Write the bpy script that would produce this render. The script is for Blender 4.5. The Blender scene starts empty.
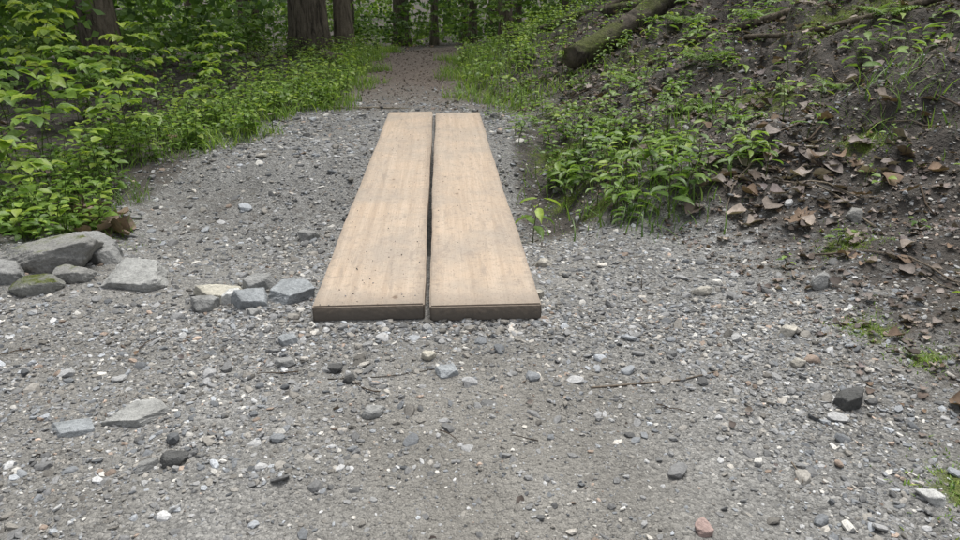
import bpy, bmesh, math, random
import numpy as np
from mathutils import Vector
random.seed(7); R=np.random.default_rng(11)
scene=bpy.context.scene
# ------------------------------------------------------------------ noise / terrain
def _h(ix,iy,s):
    n=(ix.astype(np.int64)*374761393+iy.astype(np.int64)*668265263+s*1442695041)&0xffffffff
    n=((n^(n>>13))*1274126177)&0xffffffff
    n=n^(n>>16)
    return (n&0xffff)/65535.0
def vn(x,y,s=0):
    x=np.asarray(x,float);y=np.asarray(y,float)
    ix=np.floor(x);iy=np.floor(y);fx=x-ix;fy=y-iy
    fx=fx*fx*(3-2*fx);fy=fy*fy*(3-2*fy)
    a=_h(ix,iy,s);b=_h(ix+1,iy,s);c=_h(ix,iy+1,s);d=_h(ix+1,iy+1,s)
    return (a*(1-fx)+b*fx)*(1-fy)+(c*(1-fx)+d*fx)*fy
def fbm(x,y,s=0,o=4):
    v=0;a=.5
    for i in range(o):
        v=v+a*(vn(x*2**i,y*2**i,s+i*17)-.5);a*=.5
    return v
def edgeR(y): return np.interp(y,[-3,1,2,2.7,3.6,5,6,8.5,10,12,20,40],[.85,.8,.70,.42,.34,.20,-.16,-.26,.1,.9,4,9])
def edgeL(y): return np.interp(y,[-3,1,2,3,4,5.4,6.5,8.5,10,12,20,40],[-1.9,-1.7,-1.5,-1.5,-1.35,-.98,-1.05,-1.3,-1.25,-.6,2.4,7])
def sst(a,b,x):
    t=np.clip((x-a)/(b-a),0,1);return t*t*(3-2*t)
def H(x,y):
    x=np.asarray(x,float);y=np.asarray(y,float)
    er=edgeR(y)+.12*fbm(x*1.5,y*1.5,5)
    d=np.maximum(0,x-er);d2=d*d/(d+.15)
    s=np.interp(y,[-2,0,1.5,2.6,5,9,15,40],[.1,.12,.19,.42,.47,.45,.3,.15])
    z=3.2*(1-np.exp(-s*d2/3.2))
    z=z+np.minimum(d,1.2)*(.26*fbm(x*2.2,y*2.2,9)+.15*fbm(x*7,y*7,31,3))
    e=np.maximum(0,edgeL(y)-x)
    z=z+.03*np.exp(-((e-.35)/.25)**2)*(e>0)-.6*(1-np.exp(-.05*e/.6))+np.minimum(e,1)*.15*fbm(x*2,y*2,77)
    cx=-.14-(y-1.6)*.057
    yy=y-.18*np.sin(x*1.7)
    dip=np.exp(-(np.abs(yy-2.85)/.55)**3)
    z=z-.17*dip*(1-sst(.3,.6,x))*(1-sst(-1.0,-1.9,x)*.8)
    z=z-.05*np.clip(y-9.3,0,22)+.12*np.clip(y-34,0,80)
    near=np.exp(-(((x-cx)/.5)**4))*(np.exp(-((y-1.65)/.25)**2)+np.exp(-((y-4.5)/.25)**2))
    z=z+(.05*fbm(x*1.3,y*1.3,3)+.03*fbm(x*6,y*6,41))*(1-.85*np.clip(near,0,1))
    z=z+.014*fbm(x*14,y*14,51,2)*(1-.8*np.clip(near,0,1))*(y<9)
    return z
def hz(x,y): return float(H(np.array([x]),np.array([y]))[0])
# ------------------------------------------------------------------ mesh helpers
def mk(name,V,T,mats,col=None,smooth=False,midx=None,parent=None):
    V=np.asarray(V,np.float32);T=np.asarray(T,np.int32)
    me=bpy.data.meshes.new(name)
    me.vertices.add(len(V));me.vertices.foreach_set('co',V.ravel())
    me.loops.add(T.size);me.loops.foreach_set('vertex_index',T.ravel())
    me.polygons.add(len(T))
    k=T.shape[1]
    me.polygons.foreach_set('loop_start',np.arange(0,T.size,k,dtype=np.int32))
    me.polygons.foreach_set('use_smooth',np.full(len(T),smooth))
    if not isinstance(mats,(list,tuple)): mats=[mats]
    for m in mats: me.materials.append(m)
    if midx is not None: me.polygons.foreach_set('material_index',np.asarray(midx,np.int32))
    if col is not None:
        c=np.ones((len(V),4),np.float32);c[:,:3]=col
        a=me.color_attributes.new('Col','FLOAT_COLOR','POINT');a.data.foreach_set('color',c.ravel())
    me.update(calc_edges=True)
    ob=bpy.data.objects.new(name,me);scene.collection.objects.link(ob)
    if parent: ob.parent=parent
    return ob
def inst(tv,tt,pos,mat3,col):
    n=len(pos);k=len(tv)
    V=np.einsum('nij,kj->nki',mat3,tv)+pos[:,None,:]
    T=tt[None]+(np.arange(n)*k)[:,None,None]
    return V.reshape(-1,3),T.reshape(-1,3),np.repeat(col,k,axis=0)
def join(parts):
    Vs=[];Ts=[];Cs=[];o=0
    for V,T,C in parts:
        if len(V)==0: continue
        Vs.append(V);Ts.append(np.asarray(T)+o);Cs.append(C);o+=len(V)
    return np.concatenate(Vs),np.concatenate(Ts),np.concatenate(Cs)
def norm(v): return v/np.maximum(np.linalg.norm(v,axis=-1,keepdims=True),1e-9)
def frames(d,up):
    d=norm(d);s=norm(np.cross(up,d));n=np.cross(d,s)
    return np.stack([d,s,n],axis=-1)
def ico(sub):
    bm=bmesh.new();bmesh.ops.create_icosphere(bm,subdivisions=sub,radius=1)
    V=np.array([v.co[:] for v in bm.verts]);T=np.array([[v.index for v in f.verts] for f in bm.faces]);bm.free()
    return norm(V),T
ICO={i:ico(i) for i in (1,2,3,5,6)}
def rockshape(sub,seed,planes=13,soft=18,rough=.03,slab=False):
    r=np.random.default_rng(seed);D,T=ICO[sub]
    if slab:
        k=planes;a=np.arange(k)/k*2*np.pi+r.uniform(-.35,.35,k)
        N=norm(np.column_stack([np.cos(a),np.sin(a),r.uniform(-.1,.35,k)]));hh=r.uniform(.68,1.0,k)
        N=np.vstack([N,norm(np.array([[r.normal(0,.08),r.normal(0,.08),1.],[0,0,-1.],[r.normal(0,.5),r.normal(0,.5),1.]]))]);hh=np.concatenate([hh,[.5,.5,.62]])
    else:
        N=norm(r.normal(size=(planes,3)));N=np.vstack([N,[[0,0,1],[0,0,-1]]])
        hh=r.uniform(.72,1.0,len(N));hh[-2:]=.7
    dn=D@N.T
    q=np.where(dn>.05,hh/np.maximum(dn,.05),9.)
    rr=-np.log(np.sum(np.exp(-soft*q),axis=1))/soft
    rr=np.clip(rr,.3,1.3)
    rr=rr*(1+rough*(fbm(D[:,0]*3+seed,D[:,1]*3+D[:,2]*2.3,seed)*2+fbm(D[:,0]*11+seed,D[:,2]*11+D[:,1]*7,seed+3)))
    return D*rr[:,None],T
def tube(P,rad,n=8,rough=0.,seed=0,cap=True):
    P=np.asarray(P,float);m=len(P);rad=np.asarray(rad,float)*np.ones(m)
    tg=norm(np.gradient(P,axis=0))
    ref=np.array([0,0,1.]) if abs(tg[0][2])<.8 else np.array([1.,0,0])
    u=norm(np.cross(np.tile(ref,(m,1)),tg));w=np.cross(tg,u)
    a=np.arange(n)/n*2*np.pi
    rr=rad[:,None]*np.ones((m,n))
    if rough:
        A,M_=np.meshgrid(np.cos(a)*1.7+np.sin(a)*.7,np.arange(m)*.35)
        rr=rr*(1+rough*2*fbm(A*1.6+seed,M_,seed)+rough*1.2*fbm(A*6+seed,M_*.6,seed+9))
    V=P[:,None,:]+rr[:,:,None]*(np.cos(a)[None,:,None]*u[:,None,:]+np.sin(a)[None,:,None]*w[:,None,:])
    V=V.reshape(-1,3)
    i=np.arange(m-1)[:,None]*n;j=np.arange(n)[None];j2=(j+1)%n
    a0=(i+j).ravel();a1=(i+j2).ravel();b0=(i+n+j).ravel();b1=(i+n+j2).ravel()
    T=np.vstack([np.stack([a0,a1,b1],1),np.stack([a0,b1,b0],1)])
    if cap:
        V=np.vstack([V,P[:1],P[-1:]]);c0=m*n;c1=m*n+1;jj=np.arange(n);j2=(jj+1)%n
        T=np.vstack([T,np.stack([np.full(n,c0),j2,jj],1),np.stack([np.full(n,c1),(m-1)*n+jj,(m-1)*n+j2],1)])
    return V,T
# ------------------------------------------------------------------ materials
def M(name):
    m=bpy.data.materials.new(name);m.use_nodes=True;nt=m.node_tree;nt.nodes.clear()
    o=nt.nodes.new('ShaderNodeOutputMaterial');b=nt.nodes.new('ShaderNodeBsdfPrincipled')
    nt.links.new(b.outputs[0],o.inputs[0]);b.inputs['Roughness'].default_value=.9
    b.inputs['Specular IOR Level'].default_value=.25
    return m,nt,b,o
def nd(nt,t,**k):
    n=nt.nodes.new(t)
    for a,v in k.items():
        if a in n.inputs.keys() : n.inputs[a].default_value=v
        else: setattr(n,a,v)
    return n
def noise(nt,vec,scale,detail=4,rough=.55,dist=0):
    n=nt.nodes.new('ShaderNodeTexNoise');n.inputs['Scale'].default_value=scale;n.inputs['Detail'].default_value=detail
    n.inputs['Roughness'].default_value=rough;n.inputs['Distortion'].default_value=dist
    nt.links.new(vec,n.inputs['Vector']);return n
def ramp(nt,fac,stops):
    n=nt.nodes.new('ShaderNodeValToRGB');e=n.color_ramp.elements
    while len(e)<len(stops): e.new(.5)
    for i,(p,c) in enumerate(stops):
        e[i].position=p;e[i].color=(*c,1) if len(c)==3 else c
    nt.links.new(fac,n.inputs[0]);return n
def mix(nt,fac,a,b,bt='MIX'):
    n=nt.nodes.new('ShaderNodeMix');n.data_type='RGBA';n.blend_type=bt
    for s,v in ((n.inputs[0],fac),(n.inputs[6],a),(n.inputs[7],b)):
        if hasattr(v,'is_linked'): nt.links.new(v,s)
        elif isinstance(v,tuple): s.default_value=(*v,1)
        else: s.default_value=v
    return n.outputs[2]
def math_(nt,op,a,b=0.,c=None):
    n=nt.nodes.new('ShaderNodeMath');n.operation=op
    for s,v in zip(n.inputs,(a,b,c)):
        if v is None: continue
        if hasattr(v,'is_linked'): nt.links.new(v,s)
        else: s.default_value=v
    return n.outputs[0]
def bump(nt,b,h,dist,strength=1.,prev=None):
    n=nt.nodes.new('ShaderNodeBump');n.inputs['Strength'].default_value=strength;n.inputs['Distance'].default_value=dist
    nt.links.new(h,n.inputs['Height'])
    if prev is not None: nt.links.new(prev,n.inputs['Normal'])
    nt.links.new(n.outputs[0],b.inputs['Normal']);return n.outputs[0]
g=lambda v:(v,v,v)
def ground_mat():
    m,nt,b,o=M('ground_soil_and_gravel')
    pos=nd(nt,'ShaderNodeNewGeometry').outputs['Position']
    at=nd(nt,'ShaderNodeAttribute',attribute_name='Col')
    sep=nd(nt,'ShaderNodeSeparateColor');nt.links.new(at.outputs['Color'],sep.inputs[0])
    v1=nd(nt,'ShaderNodeTexVoronoi',Scale=190.);nt.links.new(pos,v1.inputs['Vector'])
    v2=nd(nt,'ShaderNodeTexVoronoi',Scale=80.);nt.links.new(pos,v2.inputs['Vector'])
    s1=nd(nt,'ShaderNodeSeparateColor');nt.links.new(v1.outputs['Color'],s1.inputs[0])
    s2=nd(nt,'ShaderNodeSeparateColor');nt.links.new(v2.outputs['Color'],s2.inputs[0])
    n1=noise(nt,pos,3.,4);n2=noise(nt,pos,420.,2,.7);n3=noise(nt,pos,22.,4,.65)
    c1=ramp(nt,s1.outputs[0],[(0,(.10,.10,.099)),(.4,(.215,.214,.21)),(.75,(.30,.298,.292)),(1,(.47,.465,.45))]).outputs[0]
    c2=ramp(nt,s2.outputs[1],[(0,(.08,.083,.087)),(.5,(.23,.23,.228)),(1,(.41,.405,.39))]).outputs[0]
    fines=ramp(nt,n2.outputs[0],[(.3,(.14,.138,.133)),(.55,(.262,.258,.249)),(.75,(.38,.373,.36))]).outputs[0]
    c=mix(nt,ramp(nt,v2.outputs['Distance'],[(.25,g(.75)),(.5,g(0))]).outputs[0],c1,c2)
    pack=sep.outputs[2]
    c=mix(nt,math_(nt,'ADD',math_(nt,'MULTIPLY',pack,.5),.25),c,fines)
    c=mix(nt,math_(nt,'MULTIPLY',pack,.6),c,(1.10,1.05,.97),'MULTIPLY')
    c=mix(nt,.85,c,ramp(nt,n1.outputs[0],[(.3,(.68,.67,.65)),(.7,g(1.14))]).outputs[0],'MULTIPLY')
    so=ramp(nt,n3.outputs[0],[(.28,(.016,.013,.010)),(.5,(.046,.037,.030)),(.72,(.11,.09,.074))]).outputs[0]
    so=mix(nt,.18,so,fines)
    fac=math_(nt,'ADD',sep.outputs[0],math_(nt,'MULTIPLY',math_(nt,'SUBTRACT',n3.outputs[0],.5),1.3))
    fac=ramp(nt,fac,[(.3,g(0)),(.7,g(1))]).outputs[0]
    c=mix(nt,fac,c,so)
    sp=nd(nt,'ShaderNodeSeparateXYZ');nt.links.new(pos,sp.inputs[0])
    far=nd(nt,'ShaderNodeMapRange');far.inputs[1].default_value=4.4;far.inputs[2].default_value=6.6;far.inputs[4].default_value=.85
    nt.links.new(math_(nt,'ADD',sp.outputs[1],math_(nt,'MULTIPLY',math_(nt,'SUBTRACT',n1.outputs[0],.5),3.)),far.inputs[0])
    duff=ramp(nt,n3.outputs[0],[(.25,(.075,.055,.045)),(.55,(.175,.138,.116)),(.8,(.27,.22,.19))]).outputs[0]
    duff=mix(nt,.5,duff,ramp(nt,s2.outputs[0],[(0,g(.5)),(1,g(1.35))]).outputs[0],'MULTIPLY')
    c=mix(nt,math_(nt,'MULTIPLY',far.outputs[0],math_(nt,'SUBTRACT',1.,fac)),c,duff)
    mo=ramp(nt,n2.outputs[0],[(.3,(.04,.055,.012)),(.7,(.17,.205,.045))]).outputs[0]
    mf=math_(nt,'ADD',sep.outputs[1],math_(nt,'MULTIPLY',math_(nt,'SUBTRACT',n3.outputs[0],.5),1.9))
    c=mix(nt,ramp(nt,mf,[(.5,g(0)),(.8,g(.9))]).outputs[0],c,mo)
    nt.links.new(c,b.inputs['Base Color'])
    hh=math_(nt,'SUBTRACT',1.,v1.outputs['Distance'])
    hb=math_(nt,'SUBTRACT',1.,v2.outputs['Distance'])
    p=bump(nt,b,hb,.007,.8);p=bump(nt,b,hh,.0035,.9,p);bump(nt,b,n2.outputs[0],.002,.7,p)
    b.inputs['Roughness'].default_value=.95
    return m
def attr_mat(name,scale=200.,rough=.85,bd=.001,var=.35):
    m,nt,b,o=M(name);at=nd(nt,'ShaderNodeAttribute',attribute_name='Col')
    pos=nd(nt,'ShaderNodeNewGeometry').outputs['Position']
    n=noise(nt,pos,scale,2,.65)
    c=mix(nt,1.,at.outputs['Color'],ramp(nt,n.outputs[0],[(.3,g(1-var)),(.7,g(1+var*.6))]).outputs[0],'MULTIPLY')
    nt.links.new(c,b.inputs['Base Color']);b.inputs['Roughness'].default_value=rough
    bump(nt,b,n.outputs[0],bd,.6);return m
def leaf_mat(name,trans=.4,rough=.45,scale=60.,tex=True):
    m,nt,b,o=M(name);at=nd(nt,'ShaderNodeAttribute',attribute_name='Col')
    c=at.outputs['Color']
    if tex:
        pos=nd(nt,'ShaderNodeNewGeometry').outputs['Position'];n=noise(nt,pos,scale,2)
        c=mix(nt,1.,c,ramp(nt,n.outputs[0],[(.3,g(.72)),(.7,g(1.15))]).outputs[0],'MULTIPLY')
    nt.links.new(c,b.inputs['Base Color']);b.inputs['Roughness'].default_value=rough;b.inputs['Specular IOR Level'].default_value=.4
    t=nd(nt,'ShaderNodeBsdfTranslucent');
    c2=mix(nt,1.,c,(1.25,1.3,.75),'MULTIPLY');nt.links.new(c2,t.inputs[0])
    ms=nd(nt,'ShaderNodeMixShader');ms.inputs[0].default_value=trans
    nt.links.new(b.outputs[0],ms.inputs[1]);nt.links.new(t.outputs[0],ms.inputs[2]);nt.links.new(ms.outputs[0],o.inputs[0])
    return m
def rock_mat(name,base,moss=0.):
    m,nt,b,o=M(name);co=nd(nt,'ShaderNodeNewGeometry').outputs['Position']
    n=noise(nt,co,14.,6,.7);n2=noise(nt,co,110.,5,.7)
    k=np.array(base)
    c=ramp(nt,n.outputs[0],[(.25,tuple(k*.55)),(.5,tuple(k)),(.75,tuple(np.minimum(k*1.3,.9)))]).outputs[0]
    c=mix(nt,.85,c,ramp(nt,n2.outputs[0],[(.3,g(.6)),(.7,g(1.22))]).outputs[0],'MULTIPLY')
    if moss:
        nr=nd(nt,'ShaderNodeNewGeometry');sp=nd(nt,'ShaderNodeSeparateXYZ');nt.links.new(nr.outputs['Normal'],sp.inputs[0])
        f=math_(nt,'ADD',math_(nt,'MULTIPLY',sp.outputs[2],.35),math_(nt,'SUBTRACT',n.outputs[0],.62-moss*.3))
        mo=ramp(nt,n2.outputs[0],[(.3,(.03,.045,.01)),(.7,(.15,.17,.04))]).outputs[0]
        c=mix(nt,ramp(nt,f,[(.25,g(0)),(.4,g(1))]).outputs[0],c,mo)
    nt.links.new(c,b.inputs['Base Color']);b.inputs['Roughness'].default_value=.8
    p=bump(nt,b,n.outputs[0],.025,.6);bump(nt,b,n2.outputs[0],.005,.9,p);return m
def bark_mat(name,base=(.13,.105,.085),moss=0.,axis_scale=(9,9,1.6)):
    m,nt,b,o=M(name);tc=nd(nt,'ShaderNodeTexCoord').outputs['Object']
    mp=nd(nt,'ShaderNodeMapping');mp.inputs['Scale'].default_value=axis_scale;nt.links.new(tc,mp.inputs[0])
    n=noise(nt,mp.outputs[0],2.2,6,.7,.6);n2=noise(nt,tc,60.,4,.7);n3=noise(nt,tc,3.,4)
    k=np.array(base)
    c=ramp(nt,n.outputs[0],[(.35,tuple(k*.22)),(.5,tuple(k)),(.7,tuple(k*1.7))]).outputs[0]
    c=mix(nt,.7,c,ramp(nt,n2.outputs[0],[(.3,g(.65)),(.7,g(1.2))]).outputs[0],'MULTIPLY')
    if moss:
        nr=nd(nt,'ShaderNodeNewGeometry');sp=nd(nt,'ShaderNodeSeparateXYZ');nt.links.new(nr.outputs['Normal'],sp.inputs[0])
        f=math_(nt,'ADD',math_(nt,'MULTIPLY',sp.outputs[2],.3),math_(nt,'MULTIPLY',math_(nt,'SUBTRACT',n3.outputs[0],.52),2.4))
        mo=ramp(nt,n2.outputs[0],[(.3,(.035,.045,.012)),(.7,(.15,.175,.045))]).outputs[0]
        c=mix(nt,math_(nt,'MULTIPLY',ramp(nt,f,[(.0,g(0)),(.25,g(1))]).outputs[0],moss),c,mo)
    nt.links.new(c,b.inputs['Base Color']);p=bump(nt,b,n.outputs[0],.05,.8);bump(nt,b,n2.outputs[0],.01,.6,p);return m
def plank_mat(name,seed):
    m,nt,b,o=M(name);tc=nd(nt,'ShaderNodeTexCoord').outputs['Object']
    off=nd(nt,'ShaderNodeMapping');off.inputs['Location'].default_value=(seed*3.1,seed*1.7,seed);nt.links.new(tc,off.inputs[0]);p0=off.outputs[0]
    mp=nd(nt,'ShaderNodeMapping');mp.inputs['Scale'].default_value=(26,.9,26);nt.links.new(p0,mp.inputs[0])
    mf=nd(nt,'ShaderNodeMapping');mf.inputs['Scale'].default_value=(200,5,200);nt.links.new(p0,mf.inputs[0])
    n=noise(nt,mp.outputs[0],1.,5,.6,.5);nf=noise(nt,mf.outputs[0],1.,5,.7,.3);nl=noise(nt,p0,3.4,6,.7);ns=noise(nt,p0,45.,5,.7);nss=noise(nt,p0,150.,4,.7)
    w=nd(nt,'ShaderNodeTexWave',wave_type='BANDS',bands_direction='X');w.inputs['Scale'].default_value=7.;w.inputs['Distortion'].default_value=4.;w.inputs['Detail'].default_value=2.;w.inputs['Detail Scale'].default_value=.6
    ml=nd(nt,'ShaderNodeMapping');ml.inputs['Scale'].default_value=(1,.09,1);nt.links.new(p0,ml.inputs[0]);nt.links.new(ml.outputs[0],w.inputs[0])
    c=ramp(nt,n.outputs[0],[(.25,(.44,.345,.262)),(.5,(.525,.42,.325)),(.75,(.59,.485,.385))]).outputs[0]
    c=mix(nt,.3,c,ramp(nt,w.outputs[0],[(0,(.84,.80,.77)),(.6,(1.02,1.01,1.0))]).outputs[0],'MULTIPLY')
    c=mix(nt,.5,c,ramp(nt,nf.outputs[0],[(.3,(.74,.71,.68)),(.6,(1.05,1.05,1.05))]).outputs[0],'MULTIPLY')
    c=mix(nt,ramp(nt,nl.outputs[0],[(.42,g(0)),(.62,g(.7))]).outputs[0],c,(.37,.325,.28))
    sc=nd(nt,'ShaderNodeMapping');sc.inputs['Scale'].default_value=(14,3.,14);sc.inputs['Rotation'].default_value=(0,0,.5);nt.links.new(p0,sc.inputs[0])
    nsc=noise(nt,sc.outputs[0],1.6,5,.75,1.2)
    c=mix(nt,ramp(nt,nsc.outputs[0],[(.54,g(0)),(.66,g(.5))]).outputs[0],c,(.28,.24,.205))
    sx0=nd(nt,'ShaderNodeSeparateXYZ');nt.links.new(tc,sx0.inputs[0])
    ed=math_(nt,'ADD',math_(nt,'ABSOLUTE',sx0.outputs[0]),math_(nt,'MULTIPLY',math_(nt,'SUBTRACT',ns.outputs[0],.5),.06))
    c=mix(nt,ramp(nt,ed,[(.12,g(0)),(.150,g(.6))]).outputs[0],c,(.24,.20,.165))
    yd=math_(nt,'ADD',sx0.outputs[1],math_(nt,'MULTIPLY',math_(nt,'SUBTRACT',ns.outputs[0],.5),.16))
    c=mix(nt,ramp(nt,yd,[(0.0,g(.65)),(.09,g(0))]).outputs[0],c,(.25,.21,.175))
    c=mix(nt,ramp(nt,ns.outputs[0],[(.54,g(0)),(.66,g(.55))]).outputs[0],c,(.29,.245,.205))
    c=mix(nt,ramp(nt,nss.outputs[0],[(.58,g(0)),(.68,g(.65))]).outputs[0],c,(.15,.12,.098))
    mk_=nd(nt,'ShaderNodeMapping');mk_.inputs['Scale'].default_value=(1,.6,1);nt.links.new(p0,mk_.inputs[0])
    vo=nd(nt,'ShaderNodeTexVoronoi',Scale=13.);nt.links.new(mk_.outputs[0],vo.inputs['Vector'])
    sx=nd(nt,'ShaderNodeSeparateColor');nt.links.new(vo.outputs['Color'],sx.inputs[0])
    rad=math_(nt,'ADD',vo.outputs['Distance'],math_(nt,'MULTIPLY',ns.outputs[0],.3))
    kn=math_(nt,'MULTIPLY',ramp(nt,rad,[(.21,g(1)),(.27,g(0))]).outputs[0],math_(nt,'GREATER_THAN',sx.outputs[0],.75))
    c=mix(nt,math_(nt,'MULTIPLY',kn,.7),c,(.15,.10,.07))
    nr=nd(nt,'ShaderNodeTexCoord');sn=nd(nt,'ShaderNodeSeparateXYZ');nt.links.new(nr.outputs['Normal'],sn.inputs[0])
    eg=math_(nt,'GREATER_THAN',math_(nt,'ABSOLUTE',sn.outputs[1]),.7)
    we=nd(nt,'ShaderNodeTexWave',wave_type='RINGS',rings_direction='Y');we.inputs['Scale'].default_value=22.;we.inputs['Distortion'].default_value=5.;we.inputs['Detail'].default_value=4.
    me_=nd(nt,'ShaderNodeMapping');me_.inputs['Location'].default_value=(.05,0,.18);nt.links.new(tc,me_.inputs[0]);nt.links.new(me_.outputs[0],we.inputs[0])
    ec=ramp(nt,we.outputs[0],[(0,(.23,.185,.145)),(1,(.29,.24,.195))]).outputs[0]
    zz=math_(nt,'ADD',sx0.outputs[2],math_(nt,'MULTIPLY',math_(nt,'SUBTRACT',ns.outputs[0],.5),.07))
    ec=mix(nt,ramp(nt,zz,[(0.0,g(.8)),(.02,g(0.1))]).outputs[0],ec,(.12,.108,.095))  # shadow near the gravel painted into the lower part of the sawn end
    c=mix(nt,math_(nt,'MULTIPLY',eg,.9),c,ec)
    nt.links.new(c,b.inputs['Base Color']);b.inputs['Roughness'].default_value=.8
    p=bump(nt,b,nf.outputs[0],.0018,.8);bump(nt,b,ns.outputs[0],.0018,.6,p);return m
MG=ground_mat();MST=attr_mat('gravel_stone',260.,.85,.001,.3);MLEAF=leaf_mat('green_leaf');MGR=leaf_mat('grass_blade',.35,.5,60.,False);MCAN=leaf_mat('canopy_leaf',.3,.6,60.,False)
MDEAD=leaf_mat('dead_leaf',.1,.8,90.);MTW=attr_mat('twig_wood',150.,.9,.002,.4)
MBARK=bark_mat('tree_bark',(.18,.15,.112));MBARK2=bark_mat('tree_bark_dark',(.15,.125,.095));MLOG=bark_mat('mossy_log_bark',(.10,.085,.068),.8,(5,5,5))
# ------------------------------------------------------------------ ground sheet
def axis(lo,hi,a,b,st,gr=1.09):
    c=list(np.arange(a,b,st));s=st;v=c[-1]
    while v<hi: s=min(s*gr,6);v+=s;c.append(v)
    s=st;v=a;L=[]
    while v>lo: s=min(s*gr,6);v-=s;L.append(v)
    return np.array(L[::-1]+c)
xs=axis(-120,120,-2.2,3.0,.016);ys=axis(-25,220,.4,5.6,.016,1.04)
X,Y=np.meshgrid(xs,ys);Z=H(X,Y)
nx=len(xs);ny=len(ys)
MOSS=[(.42,3.55,.2),(.40,3.05,.12),(.5,2.7,.10),(.72,3.2,.2),(.95,1.5,.07),(1.12,1.95,.10),(.86,.95,.09),(-1.5,2.45,.14),(1.4,2.5,.12),(.55,4.4,.3),(1.3,3.2,.18),(.3,4.9,.25),(1.9,3.9,.25),(1.0,1.35,.06),(2.6,5.0,.3)]
def zone(x,y):
    dr=x-edgeR(y);dl=edgeL(y)-x
    w=.3*fbm(x*2,y*2,201)
    soilR=sst(-.05,.6,dr+w)*np.interp(y,[0,2,2.6,5],[.75,.85,1,1]);soilL=sst(-.1,.25,dl+w)
    soil=np.maximum(soilR,soilL)
    soil=np.maximum(soil,.85*sst(.05,.3,x)*sst(2.3,2.8,y)*sst(4.6,4.0,y))
    soil=np.maximum(soil,.35*np.exp(-((y-2.9)/.4)**2)*sst(-.3,-.5,x))
    moss=sst(.05,.3,fbm(x*1.8,y*1.8,301,3)+.03)*np.maximum(sst(.0,.25,dr),sst(-.05,.2,dl))*.75
    for a,b_,r_ in MOSS: moss=np.maximum(moss,.9*np.exp(-((x-a)**2+(y-b_)**2)/r_**2))
    pack=np.exp(-((x-.02+(y-1)*.1)/.42)**2)*sst(1.75,1.2,y)
    pack=np.maximum(pack,.5*sst(.12,.32,fbm(x*.9,y*.9,401)+.1))
    pack=np.maximum(pack,sst(4.4,5.6,y))
    return soil,moss,pack
so,mo,pk=zone(X,Y)
i=np.arange(ny-1)[:,None]*nx+np.arange(nx-1)[None]
Q=np.stack([i,i+1,i+nx+1,i+nx],-1).reshape(-1,4)
mk('ground',np.stack([X,Y,Z],-1).reshape(-1,3),Q,MG,np.stack([so,mo,pk],-1).reshape(-1,3),True)
# ------------------------------------------------------------------ planks
F0=np.array([-.138,1.60]);F1=np.array([-.303,4.56])
yaw=math.atan2(-(F1[0]-F0[0]),F1[1]-F0[1])
ax=np.array([math.cos(yaw),math.sin(yaw)]);ay=np.array([-math.sin(yaw),math.cos(yaw)])
PL=2.985
def in_plank(x,y,pad=0.):
    dx=x-F0[0];dy=y-F0[1];u=dx*ax[0]+dy*ax[1];v=dx*ay[0]+dy*ay[1]
    return (np.abs(u)<.302+pad)&(v>-pad)&(v<PL+pad)
zend0=max(hz(F0[0]+u,F0[1]+.05) for u in(-.25,0,.25));zend1=max(hz(F1[0]+u,F1[1]-.05) for u in(-.25,0,.25))
def plank(side,seed,dl,dyaw):
    W,L,Tk=.290,PL,.046
    bm=bmesh.new();bmesh.ops.create_cube(bm,size=1)
    for v in bm.verts: v.co=Vector((v.co.x*W,(v.co.y+.5)*L,v.co.z*Tk))
    bmesh.ops.bevel(bm,geom=bm.edges[:],offset=.004,segments=2,affect='EDGES')
    es=[e for e in bm.edges if abs(e.verts[0].co.y-e.verts[1].co.y)>1]
    bmesh.ops.subdivide_edges(bm,edges=es,cuts=60,use_grid_fill=True)
    for v in bm.verts:
        y=v.co.y
        v.co.x+=.0024*math.sin(y*2.1+seed)+.0014*math.sin(y*7+seed*2)+.0006*math.sin(y*31+seed*5)
        v.co.z+=.003*math.sin(y*1.3+seed)+(.0014*math.sin(v.co.x*30+seed))
        if y<.01: v.co.y+=.003*math.sin(v.co.x*60+seed)
    me=bpy.data.meshes.new('wooden_plank');bm.to_mesh(me);bm.free();me.materials.append(plank_mat('plank_wood_%d'%seed,seed))
    ob=bpy.data.objects.new('wooden_plank',me);scene.collection.objects.link(ob)
    off=side*(W/2+.006)
    ob.location=(F0[0]+ax[0]*off+ay[0]*dl,F0[1]+ax[1]*off+ay[1]*dl,zend0+.018)
    ob.rotation_euler=(math.atan2(zend1-zend0,PL),0,yaw+dyaw)
    return ob
plank(-1,3,.012,.0014);plank(1,8,-.006,-.0014)
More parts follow.
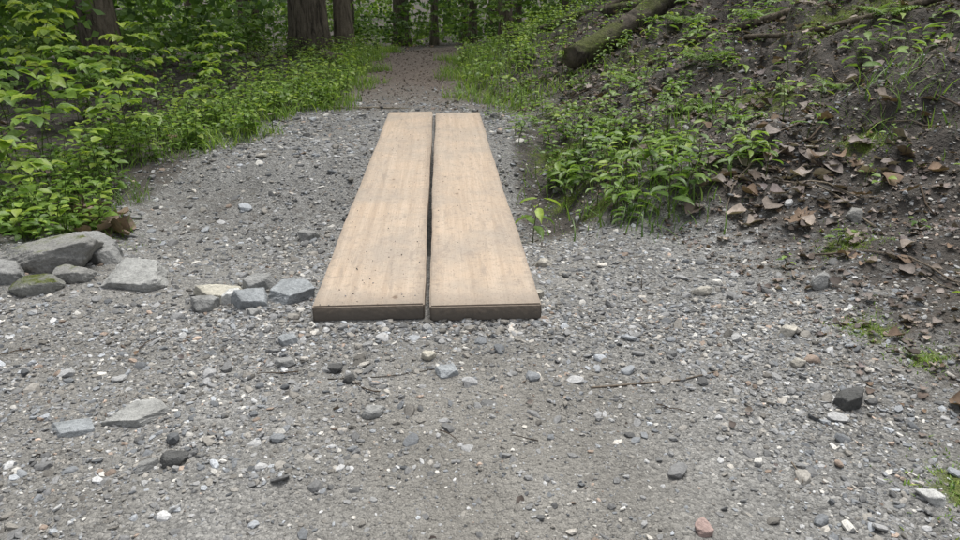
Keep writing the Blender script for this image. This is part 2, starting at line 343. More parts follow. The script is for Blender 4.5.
# ------------------------------------------------------------------ gravel
def rotz(n,tilt=.5):
    a=R.uniform(0,2*np.pi,n);d=np.stack([np.cos(a),np.sin(a),R.normal(0,tilt*.5,n)],1)
    up=np.stack([R.normal(0,tilt*.5,n),R.normal(0,tilt*.5,n),np.ones(n)],1)
    return frames(d,norm(up))
def stonecol(n):
    v=np.clip(np.exp(R.normal(math.log(.255),.40,n)),.06,.6)
    c=np.stack([v,v,v],1)
    t=R.random(n)
    c[t<.25]*=np.array([1.06,1.0,.91]);c[(t>.3)&(t<.5)]*=np.array([.94,.985,1.04]);c[(t>.55)&(t<.58)]*=np.array([1.2,.95,.78])
    w=R.random(n)<.045;c[w]=np.array([.64,.62,.58])*R.uniform(.75,1.15,(w.sum(),1))
    return c
def scatter(n,x0,x1,y0,y1,r0,r1,sub,dens,pw=2.2):
    x=R.uniform(x0,x1,n);y=R.uniform(y0,y1,n)
    r=r0*(r1/r0)**(R.random(n)**pw)
    keep=(R.random(n)<dens(x,y))&(~in_plank(x,y,r))
    x=x[keep];y=y[keep];r=r[keep];parts=[]
    var=R.integers(0,8,len(x))
    for k in range(8):
        q=var==k;m=q.sum()
        if m==0: continue
        tv,tt=rockshape(sub,100+k,9,14,.05)
        f=rotz(m,.6);sc=np.stack([r[q]*R.uniform(.9,1.5,m),r[q]*R.uniform(.7,1.1,m),r[q]*R.uniform(.4,.85,m)],1)
        f=f*sc[:,None,:]
        z=H(x[q],y[q])+r[q]*R.uniform(-.25,.3,m)
        parts.append(inst(tv,tt,np.stack([x[q],y[q],z],1),f,stonecol(m)))
    return join(parts)
def dn(lo):
    def f(x,y):
        so,mo,pk=zone(x,y);cl=.62+1.5*fbm(x*2.5,y*2.5,901)
        return np.clip(cl*1.2,.12,1)*(1-.85*pk*lo)*(1-.7*so)*(1-.8*mo)*(1-.85*sst(4.5,5.6,y))
    return f
parts=[scatter(48000,-1.5,1.6,.65,1.6,.0015,.0046,1,dn(.5)),
 scatter(24000,-1.5,1.6,.65,1.7,.0036,.009,1,dn(.88)),
 scatter(42000,-1.7,1.8,1.5,2.9,.0028,.0092,1,dn(.6)),
 scatter(2600,-1.6,1.7,.7,2.9,.0075,.016,2,dn(.88)),
 scatter(32000,-1.7,1.6,2.7,6.2,.0045,.012,1,dn(.1)),
 scatter(2300,-1.7,1.4,2.5,6,.011,.025,2,dn(.1))]
for (m,lo) in ((120,.022),(70,.06)):
    u=R.uniform(-.36,.34,m);u=u+.05*np.sin(u*31);v=-np.abs(R.normal(0,lo,m))-.004
    xx=F0[0]+ax[0]*u+ay[0]*v;yy=F0[1]+ax[1]*u+ay[1]*v;rr=R.uniform(.003,.009,m)*R.uniform(.7,1.3,m)
    tv,tt=rockshape(2,55+m,10,14,.05)
    parts.append(inst(tv,tt,np.stack([xx,yy,H(xx,yy)+rr*.3],1),rotz(m)*(rr[:,None]*np.array([1.3,1,.75]))[:,None,:],stonecol(m)))
V,T,C=join(parts);mk('gravel',V,T,MST,C,False);print('gravel tris',len(T))
m=220;u=R.uniform(-.28,.28,m);u=np.where(np.abs(u)<.012,.03,u);v=2.9*R.random(m)**1.6+.01
xx=F0[0]+ax[0]*u+ay[0]*v;yy=F0[1]+ax[1]*u+ay[1]*v;rr=R.uniform(.0006,.0022,m)
zz=zend0+.018+.023+(zend1-zend0)*v/PL+.001
tv,tt=rockshape(1,56,10,14,.05)
V,T,C=inst(tv,tt,np.stack([xx,yy,zz],1),rotz(m)*rr[:,None,None],stonecol(m)*.6);mk('grit',V,T,MST,C)
# ------------------------------------------------------------------ rocks
RM={'grey':rock_mat('rock_grey',(.33,.33,.322)),'slab':rock_mat('rock_slab',(.42,.42,.405)),'blue':rock_mat('rock_slate_blue',(.36,.38,.395)),'pale':rock_mat('rock_pale',(.52,.49,.43)),
 'dark':rock_mat('rock_dark',(.11,.11,.108)),'moss':rock_mat('rock_mossy',(.28,.28,.26),.5),'lmoss':rock_mat('rock_lichen',(.32,.315,.30),.12),'white':rock_mat('rock_white',(.7,.7,.68)),'pink':rock_mat('rock_pink',(.46,.34,.31)),'tan':rock_mat('rock_tan',(.56,.53,.45))}
def rock(x,y,L,W,Hh,mat,seed,yaw=0.,sink=.3,name='rock',tilt=(0,0),planes=14,soft=22,slab=False):
    tv,T=rockshape(6 if L>.1 else 5,seed,planes,soft,.07,slab)
    tv=(tv-(tv.max(0)+tv.min(0))/2);tv=tv/np.abs(tv).max(0)*np.array([L/2,W/2,Hh/2])
    o=mk(name,tv,T,RM[mat],None,True)
    o.rotation_euler=(tilt[0],tilt[1],yaw);o.location=(x,y,hz(x,y)+Hh*(.5-sink));return o
rock(-1.36,2.0,.36,.2,.10,'lmoss',21,.15,.25,'boulder',(0,-.15),9,26)
rock(-1.02,1.87,.19,.17,.05,'slab',122,.1,.2,'boulder',(.15,0),4,60,True)
rock(-1.20,1.86,.13,.10,.055,'lmoss',23,.5,.25)
rock(-1.26,1.78,.15,.09,.05,'moss',24,.2,.3)
rock(-1.40,1.84,.13,.12,.07,'grey',25,.9,.25)
rock(-1.33,2.2,.20,.14,.075,'grey',26,-.2,.2,'rock',(.1,.1),5,50,True)
rock(-1.22,2.08,.10,.09,.06,'grey',27,-.4,.2)
rock(-1.5,1.75,.12,.10,.05,'grey',28,.3)
rock(-.53,1.755,.13,.12,.045,'blue',31,.3,.2,'rock',(.1,.05),5,60,True)
rock(-.64,1.81,.10,.075,.055,'grey',32,.1,.2,'rock',(.1,-.1),5,50,True)
rock(-.63,1.70,.10,.07,.045,'blue',33,.35,.2,'rock',(.25,0),4,60,True)
rock(-.745,1.765,.15,.10,.035,'tan',34,-.1,.1,'rock',(.08,.1),5,60,True)
rock(-.695,1.735,.06,.05,.035,'white',35,.8,.2,'rock',(0,0),5,60,True)
rock(-.75,1.69,.08,.05,.045,'grey',36,.2,.25)
rock(-.60,1.64,.04,.035,.02,'grey',37,.2,.25)
rock(-.695,1.17,.13,.085,.022,'slab',41,.5,.15,'flat_stone',(.05,0),5,70,True)
rock(-.80,1.125,.085,.05,.016,'blue',42,.3,.15,'flat_stone',(.05,0),4,70,True)
rock(-.555,1.02,.05,.04,.022,'dark',43,.6,.25);rock(-.60,1.01,.045,.025,.016,'grey',44,.9,.25)
rock(-.074,1.33,.05,.04,.014,'blue',45,.3,.1,'flat_stone',(.1,0),4,70,True)
rock(-.218,1.18,.047,.042,.024,'grey',46,0,.2,'rock',(0,0),18,8);rock(-.12,1.405,.036,.034,.026,'tan',47,0,.25,'rock',(0,0),18,8)
rock(.765,.93,.048,.03,.022,'white',48,-.3,.3,'rock',(0,0),18,8);rock(.77,1.22,.085,.05,.045,'dark',49,.6,.35)
rock(.358,.855,.042,.03,.018,'pink',50,1.2,.25,'rock',(0,0),18,12);rock(.76,1.5,.05,.035,.03,'pale',51,.2,.3);rock(-.47,1.49,.05,.04,.02,'blue',52,.3,.2,'flat_stone',(0,0),5,60,True)
rock(-.71,2.68,.09,.06,.05,'grey',53,.3,.25);rock(-.29,1.31,.03,.028,.022,'dark',54,.3,.25);rock(.72,1.35,.035,.025,.02,'pale',56,.3,.25)
rock(-.45,1.38,.05,.03,.022,'grey',57,.2);rock(-.33,1.36,.035,.03,.02,'dark',58,.2);rock(.62,1.75,.05,.04,.03,'pale',59,.2);rock(.95,1.75,.07,.05,.05,'grey',60,.5)
rock(1.2,2.1,.08,.06,.045,'lmoss',61,.5);rock(.16,1.75,.045,.035,.03,'pale',62,.2);rock(.2,2.0,.06,.04,.03,'pale',63,.2)
# ------------------------------------------------------------------ leaf templates
def ovate(wid=.5,fold=.12,droop=.15):
    V=np.array([[0,0,0],[.33,0,.0],[.68,0,-.03],[1,0,-droop],[.28,wid*.85,fold],[.62,wid*.78,fold*.8],[.28,-wid*.85,fold],[.62,-wid*.78,fold*.8],[.08,wid*.4,fold*.4],[.08,-wid*.4,fold*.4],[.86,wid*.36,-.02],[.86,-wid*.36,-.02]],float)
    V[:,1]*=.99
    T=np.array([[0,1,8],[8,1,4],[1,2,5],[1,5,4],[2,3,10],[2,10,5],[0,9,1],[9,6,1],[1,7,2],[1,6,7],[2,11,3],[2,7,11]])
    return V,T
def simple(wid=.5,fold=.1):
    V=np.array([[0,0,0],[.4,wid*.9,fold],[1,0,-.08],[.4,-wid*.9,fold]],float);return V,np.array([[0,2,1],[0,3,2]])
def lobed(seed):
    r=np.random.default_rng(seed);a=np.linspace(-2.5,2.5,15);rad=np.array([.25,.42,.28,.5,.34,.62,.36,.7,.36,.62,.34,.5,.28,.42,.25])*r.uniform(.85,1.1,15)
    V=[[.3,0,0]]+[[.3+math.cos(t)*q,math.sin(t)*q,r.uniform(-.08,.16)+.18*abs(math.sin(t))*q] for t,q in zip(a,rad)]
    return np.array(V),np.array([[0,i,i+1] for i in range(1,15)])
def curled(seed):
    V,T=ovate(.5,.0,.0);r=np.random.default_rng(seed);V=V.copy()
    V[:,2]=r.uniform(.3,1.1)*V[:,1]**2*2+r.uniform(-.4,.6)*(V[:,0]-.5)**2+r.uniform(-.05,.05,len(V));return V,T
def blade(b,w=.05):
    s=np.linspace(0,1,5);x=b*s**2;z=s*(1-.35*b*s);V=[];
    for k in range(4): V+= [[x[k],-w*(1-s[k]*.8),z[k]],[x[k],w*(1-s[k]*.8),z[k]]]
    V.append([x[4],0,z[4]]);T=[]
    for k in range(3): T+=[[2*k,2*k+1,2*k+3],[2*k,2*k+3,2*k+2]]
    T.append([6,7,8]);return np.array(V),np.array(T)
class Leaves:
    def __init__(s): s.p=[];s.d=[];s.u=[];s.l=[];s.c=[]
    def add(s,p,d,u,l,c): s.p.append(p);s.d.append(d);s.u.append(u);s.l.append(l);s.c.append(c)
    def build(s,tmpl):
        p=np.array(s.p);f=frames(np.array(s.d),np.array(s.u))*np.array(s.l)[:,None,None]
        return inst(tmpl[0],tmpl[1],p,f,np.array(s.c))
BR=np.array([.22,.345,.065]);MD=np.array([.10,.19,.040]);DK=np.array([.033,.072,.022]);YG=np.array([.38,.48,.085])
def gcol(t):
    a,b=(DK,MD) if t<.33 else ((MD,BR) if t<.75 else (BR,YG))
    k=(t/.33) if t<.33 else ((t-.33)/.42 if t<.75 else (t-.75)/.25)
    return (a+(b-a)*min(1,k))*random.uniform(.85,1.15)
stems=[]
def stemtube(P,r0,r1,c,n=4):
    V,T=tube(P,np.linspace(r0,r1,len(P)),n,0,0,False);stems.append((V,T,np.tile(c,(len(V),1))))
def sapling(LV,x,y,h,leaf,nn,tone,lean=None,spread=.25,tiers=True):
    z=hz(x,y)-.01;a=random.uniform(0,6.28);ln=random.uniform(.05,.35)*h if lean is None else lean*h
    P=[np.array([x+math.cos(a)*ln*s*s,y+math.sin(a)*ln*s*s,z+h*s*(1-.1*s)]) for s in np.linspace(0,1,7)]
    gc=np.array([.09,.12,.035]);stemtube(P,.0018+h*.003,.0010,gc)
    ph=random.uniform(0,3.14)
    for k in range(nn):
        s=.25+.75*(k+1)/nn;q=s*6;i0=min(5,int(q));p=P[i0]+(P[i0+1]-P[i0])*(q-i0)
        for sd in (0,1):
            az=ph+k*1.57+sd*3.14+random.uniform(-.3,.3)
            o=np.array([math.cos(az),math.sin(az),0])
            if tiers and h>.35 and s<.95:
                bl=spread*h*(1.15-s)*random.uniform(.7,1.2)
                B=[p+o*bl*t+np.array([0,0,bl*(.45*t-.3*t*t)]) for t in (0,.33,.66,1)]
                stemtube(B,.0018,.0009,gc,3)
                for t in (.35,.65,1.):
                    pp=p+o*bl*t+np.array([0,0,bl*(.45*t-.3*t*t)])
                    for s2 in ((-1,1) if t<1 else (-.6,0,.6)):
                        az2=az+s2*random.uniform(.7,1.1)
                        d=np.array([math.cos(az2),math.sin(az2),random.uniform(-.45,.15)])
                        LV.add(pp,d,np.array([random.gauss(0,.2),random.gauss(0,.2),1]),leaf*random.uniform(.6,1.1),gcol(min(1,max(0,tone+random.gauss(0,.13)+.15*(s-.5)))))
            else:
                d=np.array([math.cos(az),math.sin(az),random.uniform(-.35,.3)])
                LV.add(p+o*.01,d,np.array([random.gauss(0,.2),random.gauss(0,.2),1]),leaf*random.uniform(.65,1.15)*(1.1-.3*s),gcol(min(1,max(0,tone+random.gauss(0,.12)+.15*(s-.5)))))
OV=ovate(.42);OVN=ovate(.22,.06,.2)
def plantobj(name,fn,tm=OV):
    global stems
    stems=[];L=Leaves();fn(L)
    V,T,C=L.build(tm);n1=len(T);pv,pt,pc=join(stems);
    mk(name,np.vstack([V,pv]),np.vstack([T,pt+len(V)]),[MLEAF,MTW],np.vstack([C,pc]),True,[0]*n1+[1]*len(pt))
big=[(-1.95,3.0,.62,.085),(-2.3,3.3,.75,.095),(-1.8,3.5,.5,.075),(-2.1,3.9,.7,.09),(-2.6,3.8,.8,.1),(-1.8,2.65,.36,.07),(-2.0,2.4,.5,.08),(-2.9,4.6,.9,.1),(-2.3,4.7,.7,.085),(-1.75,4.3,.45,.07),(-3.3,5.4,1.0,.1),(-1.7,3.0,.35,.065),(-2.6,5.6,.8,.09),(-2.0,5.6,.6,.08),(-3.9,6,1.0,.1),(-2.5,2.8,.7,.09),(-1.75,2.25,.2,.07),(-1.6,2.3,.14,.06),(-1.68,2.5,.25,.075),(-1.85,2.15,.3,.08)]
for (x,y,h,l) in big: plantobj('leafy_shrub',lambda L:sapling(L,x,y,h,l,5,random.uniform(.6,.95),None,.5))
def mass(name,n,region,hr,lr,tone,tm=OV,nn=(3,5)):
    def f(L):
        c=0
        while c<n:
            x,y=region()
            if in_plank(np.array([x]),np.array([y]),.05)[0]: continue
            h=random.uniform(*hr)
            sapling(L,x,y,h,random.uniform(*lr),random.randint(*nn),tone+random.uniform(-.18,.15),None,.35,h>.35);c+=1
    plantobj(name,f,tm)
def regL(y0,y1,w,off=.0):
    def f():
        y=random.uniform(y0,y1);return float(edgeL(y))-off-abs(random.gauss(0,w))+.12*math.sin(y*5.3)+.08*math.sin(y*13),y
    return f
mass('verge_herbs',520,regL(2.2,6.0,.5,.10),(.05,.22),(.03,.055),.62)
mass('verge_herbs',60,lambda:(random.uniform(-1.95,-1.5),random.uniform(2.1,2.7)),(.04,.14),(.03,.05),.6)
mass('verge_herbs',430,regL(4,10,.9,.0),(.1,.3),(.04,.06),.7)
mass('forest_undergrowth',330,lambda:(random.uniform(-9,-2.4),random.uniform(2.8,11)),(.15,.6),(.06,.1),.45)
mass('forest_undergrowth',200,lambda:(random.uniform(-9,8),random.uniform(11,18)),(.4,1.2),(.09,.14),.5)
def regR(pts,s):
    def f():
        c=random.choice(pts);return c[0]+random.gauss(0,s*c[2]),c[1]+random.gauss(0,s*c[2])
    return f
mass('bank_plants',70,regR([(.6,2.75,1),(.72,2.6,1),(.5,3.1,1),(.55,3.5,1),(.85,2.9,.9),(.65,2.5,.6),(.95,2.6,.6)],.13),(.06,.24),(.05,.10),.62,OVN,(2,5))
mass('bank_herbs',190,regR([(.5,4.2,1),(.75,4.6,1.3),(1.0,3.8,1),(.4,5.2,1.2),(.9,5.6,1.5),(1.5,4.6,1.2),(.6,3.3,.9),(.5,3.8,.8),(.8,3.3,.8),(1.2,5.2,1.2)],.22),(.04,.2),(.03,.055),.6)
mass('bank_herbs',340,lambda:(float(edgeR(yy:=random.uniform(5.2,11)))+.0+abs(random.gauss(0,1.1)),yy),(.08,.3),(.04,.065),.68)
mass('bank_herbs',110,lambda:(random.uniform(.85,2.8),random.uniform(1.1,5)),(.03,.09),(.02,.04),.58,OV,(2,3))
mass('bank_plants',105,lambda:(random.uniform(1.2,3.4),random.uniform(2.6,6)),(.08,.26),(.05,.1),.64,OVN,(2,5))
# ------------------------------------------------------------------ ferns
def fern(name,x,y,L,nf,tone):
    LV=Leaves();global stems;stems=[];z=hz(x,y)
    for k in range(nf):
        a=k/nf*6.28+random.uniform(-.3,.3);o=np.array([math.cos(a),math.sin(a),0]);l=L*random.uniform(.7,1.1)
        P=[np.array([x,y,z])+o*l*t*.85+np.array([0,0,l*(.75*t-.62*t*t)]) for t in np.linspace(0,1,16)]
        stemtube(P,.0016,.0006,np.array([.1,.12,.04]),3);sd=np.array([-o[1],o[0],0])
        for j in range(2,16):
            t=j/15;w=l*.24*math.sin(math.pi*min(1,(t*1.0+.12)))**.8*(1.08-t)*1.4 if t*1.0+.12<1 else l*.02
            for s in (-1,1): LV.add(P[j],sd*s+o*.35+np.array([0,0,-.15]),np.array([0,0,1.]),max(w,.006),gcol(min(1,max(0,tone+random.gauss(0,.06)))))
    V,T,C=LV.build(ovate(.13,.02,.1));n1=len(T);pv,pt,pc=join(stems)
    mk(name,np.vstack([V,pv]),np.vstack([T,pt+len(V)]),[MLEAF,MTW],np.vstack([C,pc]),True,[0]*n1+[1]*len(pt))
for (x,y,l,n) in [(1.25,4.0,.3,7),(1.75,4.5,.35,8),(2.3,4.7,.35,8),(2.0,3.6,.28,7),(.95,4.4,.25,6),(2.7,4.2,.35,8),(.85,3.0,.24,6),(1.05,3.4,.24,6),(.7,3.8,.22,6),(1.5,5.3,.3,7),(2.1,5.5,.3,7),(1.6,3.1,.2,6),(-2.2,4.3,.4,8),(-1.9,5.0,.35,8),(-1.9,2.05,.25,6)]: fern('fern',x,y,l,n,.62)
# ------------------------------------------------------------------ grass
def grass(name,n,region,lr,tone,w=.03):
    parts=[];P=np.array([region() for _ in range(n)])
    k=~in_plank(P[:,0],P[:,1],.02);P=P[k];m=len(P);var=R.integers(0,4,m)
    for j,b in enumerate((.2,.5,.8,1.1)):
        q=var==j;c=q.sum();tv,tt=blade(b,w)
        a=R.uniform(0,6.283,c);l=R.uniform(lr[0],lr[1],c)
        d=np.stack([np.cos(a),np.sin(a),np.zeros(c)],1);s=np.stack([-np.sin(a),np.cos(a),np.zeros(c)],1)
        up=norm(np.stack([R.normal(0,.2,c),R.normal(0,.2,c),np.ones(c)],1))
        f=np.stack([d,s,up],-1)*l[:,None,None]
        col=np.array([gcol(min(1,max(0,tone+random.gauss(0,.15)))) for _ in range(c)]).reshape(-1,3)
        parts.append(inst(tv,tt,np.stack([P[q,0],P[q,1],H(P[q,0],P[q,1])-.003],1),f,col))
    V,T,C=join(parts);mk(name,V,T,MGR,C,True)
grass('grass',6500,regL(3.6,10.5,.35,-.05),(.03,.14),.7)
grass('grass',1500,regL(2.1,3.6,.3,.05),(.03,.10),.58)
def clumpR():
    y=random.uniform(4.9,10.5);return float(edgeR(y))+abs(random.gauss(0,.4))-.1+.14*math.sin(y*4.3)+.07*math.sin(y*11),y
grass('grass',6000,clumpR,(.03,.14),.7)
grass('grass',700,regR([(.6,2.7,1),(.5,3.3,1),(.7,2.45,.8),(1.0,3.3,1),(1.6,2.6,1)],.14),(.04,.13),.5)
def mossreg():
    a,b,r_=random.choices(MOSS,[q[2]**1.3 for q in MOSS])[0];return a+random.gauss(0,r_*.6),b+random.gauss(0,r_*.6)
grass('moss',15000,mossreg,(.006,.016),.68,.16)
# ------------------------------------------------------------------ leaf litter + twigs
def litter(name,n,region,lr,lift=.01,tilt=.35,cols=None):
    cols=cols or [(.15,.115,.095),(.22,.18,.16),(.36,.30,.255),(.21,.145,.10),(.11,.088,.078),(.32,.275,.25),(.21,.175,.17)]
    P=np.array([region() for _ in range(n)]);P=P[~in_plank(P[:,0],P[:,1],.03)];m=len(P);var=R.integers(0,8,m);parts=[]
    for j in range(8):
        q=var==j;c=q.sum()
        if c==0: continue
        tv,tt=lobed(j) if j<3 else curled(j)
        l=R.uniform(lr[0],lr[1],c);f=rotz(c,tilt*2)*l[:,None,None]
        C=np.array([cols[R.integers(len(cols))] for _ in range(c)])*R.uniform(.6,1.25,(c,1))
        parts.append(inst(tv,tt,np.stack([P[q,0],P[q,1],H(P[q,0],P[q,1])+R.uniform(.001,lift,c)],1),f,C))
    V,T,C=join(parts);mk(name,V,T,MDEAD,C,True)
def bankreg(y0,y1,lo,hi):
    def f():
        y=random.uniform(y0,y1)
        return float(edgeR(y))+lo+(hi-lo)*random.random(),y
    return f
litter('leaf_litter',2300,bankreg(1.8,6.8,.3,3.4),(.02,.07),.010,.24)
litter('leaf_litter',150,bankreg(1.0,2.6,.15,.9),(.02,.055),.008,.16)
litter('leaf_litter',75,regR([(1.0,2.35,1),(1.15,2.6,1),(1.35,2.3,1)],.1),(.05,.085),.012,.18)
litter('leaf_litter',24000,bankreg(.8,6.8,.05,3.4),(.005,.024),.004,.3)
litter('leaf_litter',26,regR([(-1.52,2.58,1)],.07),(.06,.1),.035,.45,[(.26,.19,.145),(.30,.225,.175),(.17,.12,.09)])
litter('leaf_litter',2200,lambda:(float(edgeL(yy:=random.uniform(1.5,14)))-.1-random.random()*7,yy),(.03,.08),.02)
litter('leaf_litter',2200,lambda:(random.uniform(-1.4,.1),random.uniform(4.9,11)),(.008,.03),.004,.2,[(.15,.12,.10),(.22,.18,.155),(.13,.10,.085),(.28,.24,.21)])
litter('leaf_litter',140,lambda:(random.uniform(-1.4,.8),random.uniform(.8,5)),(.006,.018),.006)
def twigs(name,n,region,lr,rr):
    ps=[]
    for _ in range(n):
        x,y=region();L=random.uniform(*lr);a=random.uniform(0,6.28);r=random.uniform(*rr);cu=random.uniform(-.25,.25)
        P=[]
        for s in np.linspace(0,1,6):
            px=x+math.cos(a+cu*s*2)*L*(s-.5);py=y+math.sin(a+cu*s*2)*L*(s-.5)
            P.append([px,py,hz(px,py)+r+random.uniform(0,.006)])
        V,T=tube(P,np.linspace(r,r*.45,6),5)
        k=random.choice([(.10,.075,.055),(.17,.14,.11),(.05,.04,.032),(.24,.2,.15)]);ps.append((V,T,np.tile(np.array(k),(len(V),1))))
    V,T,C=join(ps);mk(name,V,T,MTW,C,True)
twigs('twigs',480,bankreg(1.4,6.8,.1,3.4),(.05,.4),(.0012,.005))
twigs('twigs',70,lambda:(random.uniform(-1.4,.9),random.uniform(.8,4.5)),(.02,.1),(.0008,.002))
def branch(name,pts,r0,r1,mat,n=12,rough=.08,col=None,seed=0,lift=.7):
    pts=np.array(pts,float);t=np.linspace(0,len(pts)-1,28);xy=np.stack([np.interp(t,np.arange(len(pts)),pts[:,k]) for k in (0,1)],1)
    rad=np.linspace(r0,r1,28);z=H(xy[:,0],xy[:,1]);z=np.convolve(np.pad(z,6,'edge'),np.ones(13)/13,'valid')+rad*lift
    P=np.column_stack([xy,z]);P[:,:2]+=.25*r0*np.column_stack([np.sin(t*5+seed),np.cos(t*4+seed)])
    V,T=tube(P,rad,n,rough,seed);return mk(name,V,T,mat,np.tile(np.array(col if col else (.1,.08,.06)),(len(V),1)),True)
branch('fallen_stick',[(.24,1.275),(.36,1.30),(.44,1.31),(.56,1.345)],.0026,.0013,MTW,6,.1,(.20,.165,.13),1,1.)
branch('fallen_stick',[(-.34,1.32),(-.2,1.33),(-.05,1.36)],.0012,.0008,MTW,5,.1,(.05,.04,.03),2,1.)
branch('mossy_log',[(.68,5.2),(1.35,5.75),(2.05,6.4),(3.3,7.4)],.08,.11,MLOG,28,.18,None,4,.9)
branch('fallen_log',[(.35,8.6),(.9,7.5),(1.5,6.7)],.04,.055,MLOG,14,.12,None,5,1.1)
branch('fallen_log',[(.8,7.9),(1.5,7.4),(2.6,7.3)],.035,.05,MBARK,12,.12,None,6,1.1)
branch('fallen_log',[(2.0,5.2),(2.8,5.3),(3.7,5.7)],.04,.055,MBARK2,12,.15,None,7)
branch('exposed_root',[(1.3,4.6),(1.75,4.3),(2.3,4.35),(3.0,4.0)],.02,.035,MBARK2,10,.2,None,8)
branch('exposed_root',[(1.5,4.1),(2.0,3.7),(2.7,3.6)],.014,.024,MBARK2,10,.2,None,9)
branch('fallen_stick',[(1.1,3.6),(1.5,3.3),(1.75,2.9)],.007,.004,MTW,8,.1,(.2,.17,.13),10)
branch('fallen_stick',[(1.9,3.3),(1.6,2.7),(1.75,2.3)],.006,.003,MTW,8,.1,(.12,.09,.07),11)
branch('fallen_stick',[(-1.1,5.0),(-.75,5.05),(-.5,4.95)],.008,.005,MTW,8,.1,(.3,.26,.2),12)
branch('fallen_log',[(-1.9,8.6),(-1.65,8.1),(-1.5,7.9)],.07,.06,MBARK,12,.1,None,13)
# ------------------------------------------------------------------ trees
tm_s=simple()
def leafcloud(cent,rad,n,size,tone,r):
    p=cent+norm(r.normal(size=(n,3)))*(r.random((n,1))**.45)*rad
    d=r.normal(size=(n,3));d[:,2]-=.3;up=r.normal(size=(n,3))*.5+np.array([0,0,1.])
    f=frames(d,norm(up))*(size*r.uniform(.6,1.2,n))[:,None,None]
    c=np.array([gcol(min(1,max(0,tone+random.gauss(0,.12)))) for _ in range(n)])
    return inst(tm_s[0],tm_s[1],p,f,c)
def tree_mesh(seed,r0,h,crown0,nl):
    r=np.random.default_rng(seed);wood=[];lv=[]
    s=np.linspace(0,1,26);P=np.column_stack([.25*np.sin(s*3+seed)*s,.25*np.cos(s*2.3+seed)*s-.25*s,s*h-.25])
    rad=r0*((1-s)*.85+.12)+r0*.5*np.exp(-np.maximum(P[:,2],0)/.2)
    wood.append(tube(P,rad,26,.13,seed))
    for k in range(nl):
        t=crown0+(1-crown0)*k/nl;b=P[int(t*25)];az=k*2.4+r.uniform(-.4,.4);L=h*.26*(1.15-t)*r.uniform(.8,1.2)
        o=np.array([math.cos(az),math.sin(az),0]);B=np.array([b+o*L*q+np.array([0,0,L*(.5*q-.12*q*q)]) for q in np.linspace(0,1,7)])
        wood.append(tube(B,np.linspace(r0*.3*(1.1-t),.012,7),7,.05,k))
        for q in (2,3,4,5,6):
            c=B[q]+r.normal(0,.25,3);
            if r.random()<.75: lv.append(leafcloud(c,np.array([.7,.7,.45])*r.uniform(.7,1.3),50,.18,r.uniform(.35,.7),r))
    o=0;WV=[];WT=[]
    for V,T in wood: WV.append(V);WT.append(T+o);o+=len(V)
    WV=np.vstack(WV);WT=np.vstack(WT);LV,LT,LC=join(lv)
    return WV,WT,LV,LT,LC
variants=[]
for k,(r0,h,c0,nl) in enumerate([(.2,14,.45,13),(.28,16,.5,14),(.09,9,.4,11)]):
    WV,WT,LV,LT,LC=tree_mesh(31+k,r0,h,c0,nl)
    ob=mk('deciduous_tree',np.vstack([WV,LV]),np.vstack([WT,LT+len(WV)]),[MBARK if k!=1 else MBARK2,MCAN],np.vstack([np.zeros((len(WV),3))+.1,LC]),True,[0]*len(WT)+[1]*len(LT))
    variants.append(ob)
def put(k,x,y,sc=1,rz=0,first=False):
    ob=variants[k] if first else bpy.data.objects.new('deciduous_tree',variants[k].data)
    if not first: scene.collection.objects.link(ob)
    ob.location=(x,y,hz(x,y));ob.rotation_euler=(0,0,rz);ob.scale=(sc,sc,sc);return ob
put(0,-3.78,7.2,.9,0,True);put(1,-2.3,9.7,.92,1,True);put(2,-1.05,16.5,1,2,True)
put(2,-1.93,10.3,1.4,3)
put(2,.45,13.5,1.3,1);put(2,-5.2,9.5,1.2,2.2);put(2,-3.3,14,1.1,.5);put(0,-6.8,12,1.0,.7);put(1,-5.2,16.5,1,2.8)
for (k,x,y,s) in [(0,2.2,18,1),(1,-2.4,22,1),(2,-.2,20,1.3),(0,4.8,14,1),(1,7,10,1),(0,7.5,17,1),(1,-10,8,1),(0,-11,15,1),(2,-8,6.5,1.4),(0,3.6,26,1.1),(1,.6,30,1),(0,-5,28,1),(1,-9,23,1),(0,-14,26,1),(0,9,27,1),(2,2.9,22,1.4),(2,-3.4,19,1.3),(2,5.4,21,1.4),(1,-9,-8,1),(1,9,-6,1),(0,9,5,1),(2,-.6,26,1.6),(2,1.2,24,1.6),(0,-1.6,36,1),(0,1.9,38,1)]:
    put(k,x,y,s*random.uniform(.9,1.15),random.uniform(0,6))
r=np.random.default_rng(5);lv=[]
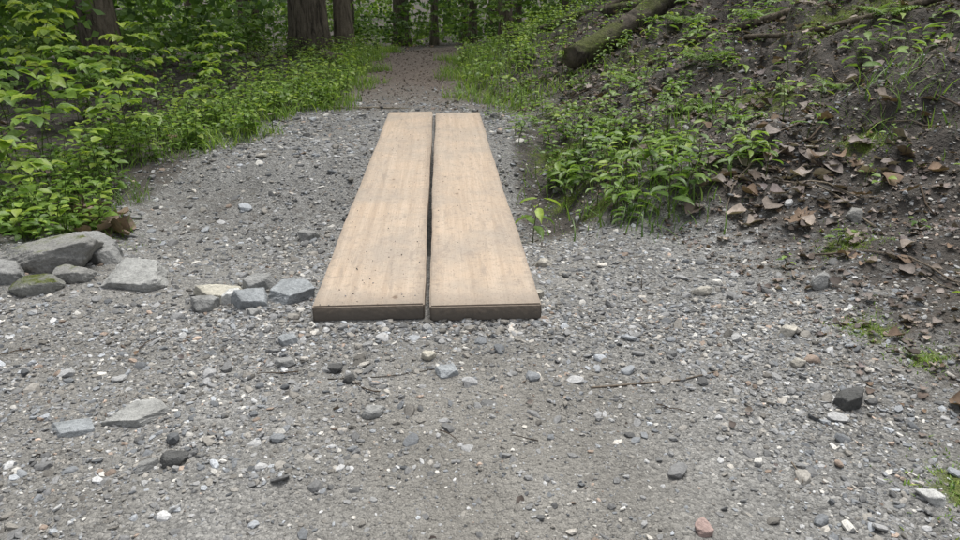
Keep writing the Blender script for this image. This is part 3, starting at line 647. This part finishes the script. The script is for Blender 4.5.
def under(n,y0,y1,xf,z0,z1,cnt,size,tr,pw=1.):
    for _ in range(n):
        y=y0+(y1-y0)*r.random()**pw;x=xf(y)
        if y<15 and edgeL(y)-.25<x<edgeR(y)+.25: continue
        z=hz(x,y)+r.uniform(z0,z1);lv.append(leafcloud(np.array([x,y,z]),np.array([1.,1.,.5])*r.uniform(.5,1.3),cnt,size*(1+y*.012),r.uniform(*tr),r))
under(260,13,24,lambda y:r.uniform(-1,1)*(4+y*.7),.1,2.0,70,.11,(.15,.7))
under(300,24,42,lambda y:r.uniform(-1,1)*(4+y*.7),.1,4.0,70,.16,(.2,.8))
under(90,5,12.5,lambda y:-r.uniform(3.2,10),.1,1.5,90,.1,(.2,.6))
V,T,C=join(lv);mk('background_foliage',V,T,MCAN,C,True)
# ------------------------------------------------------------------ light
EL,AZ=math.radians(68),math.radians(20)
w=bpy.data.worlds.new('World');scene.world=w;w.use_nodes=True;nt=w.node_tree;nt.nodes.clear()
sk=nt.nodes.new('ShaderNodeTexSky');sk.sky_type='NISHITA';sk.sun_disc=False;sk.sun_elevation=EL;sk.sun_rotation=AZ;sk.dust_density=3
hs=nt.nodes.new('ShaderNodeHueSaturation');hs.inputs['Saturation'].default_value=.25
bg=nt.nodes.new('ShaderNodeBackground');bg.inputs[1].default_value=.15;wo=nt.nodes.new('ShaderNodeOutputWorld')
nt.links.new(sk.outputs[0],hs.inputs['Color']);nt.links.new(hs.outputs[0],bg.inputs[0]);nt.links.new(bg.outputs[0],wo.inputs[0])
sl=bpy.data.lights.new('sun','SUN');sl.energy=3.9;sl.angle=math.radians(35);sl.color=(1,.98,.94)
so_=bpy.data.objects.new('sun',sl);scene.collection.objects.link(so_)
sd=Vector((math.sin(AZ)*math.cos(EL),math.cos(AZ)*math.cos(EL),math.sin(EL)))
so_.rotation_euler=sd.to_track_quat('Z','Y').to_euler()
# ------------------------------------------------------------------ camera
cd=bpy.data.cameras.new('camera');cd.lens=36*685/960;cd.sensor_width=36;cd.clip_start=.02;cd.clip_end=1000
cam=bpy.data.objects.new('camera',cd);scene.collection.objects.link(cam);cam.location=(0,0,.80)
cam.rotation_euler=(math.radians(90-22.4),0,0);scene.camera=cam
scene.view_settings.view_transform='Standard';scene.view_settings.look='None';scene.view_settings.exposure=0
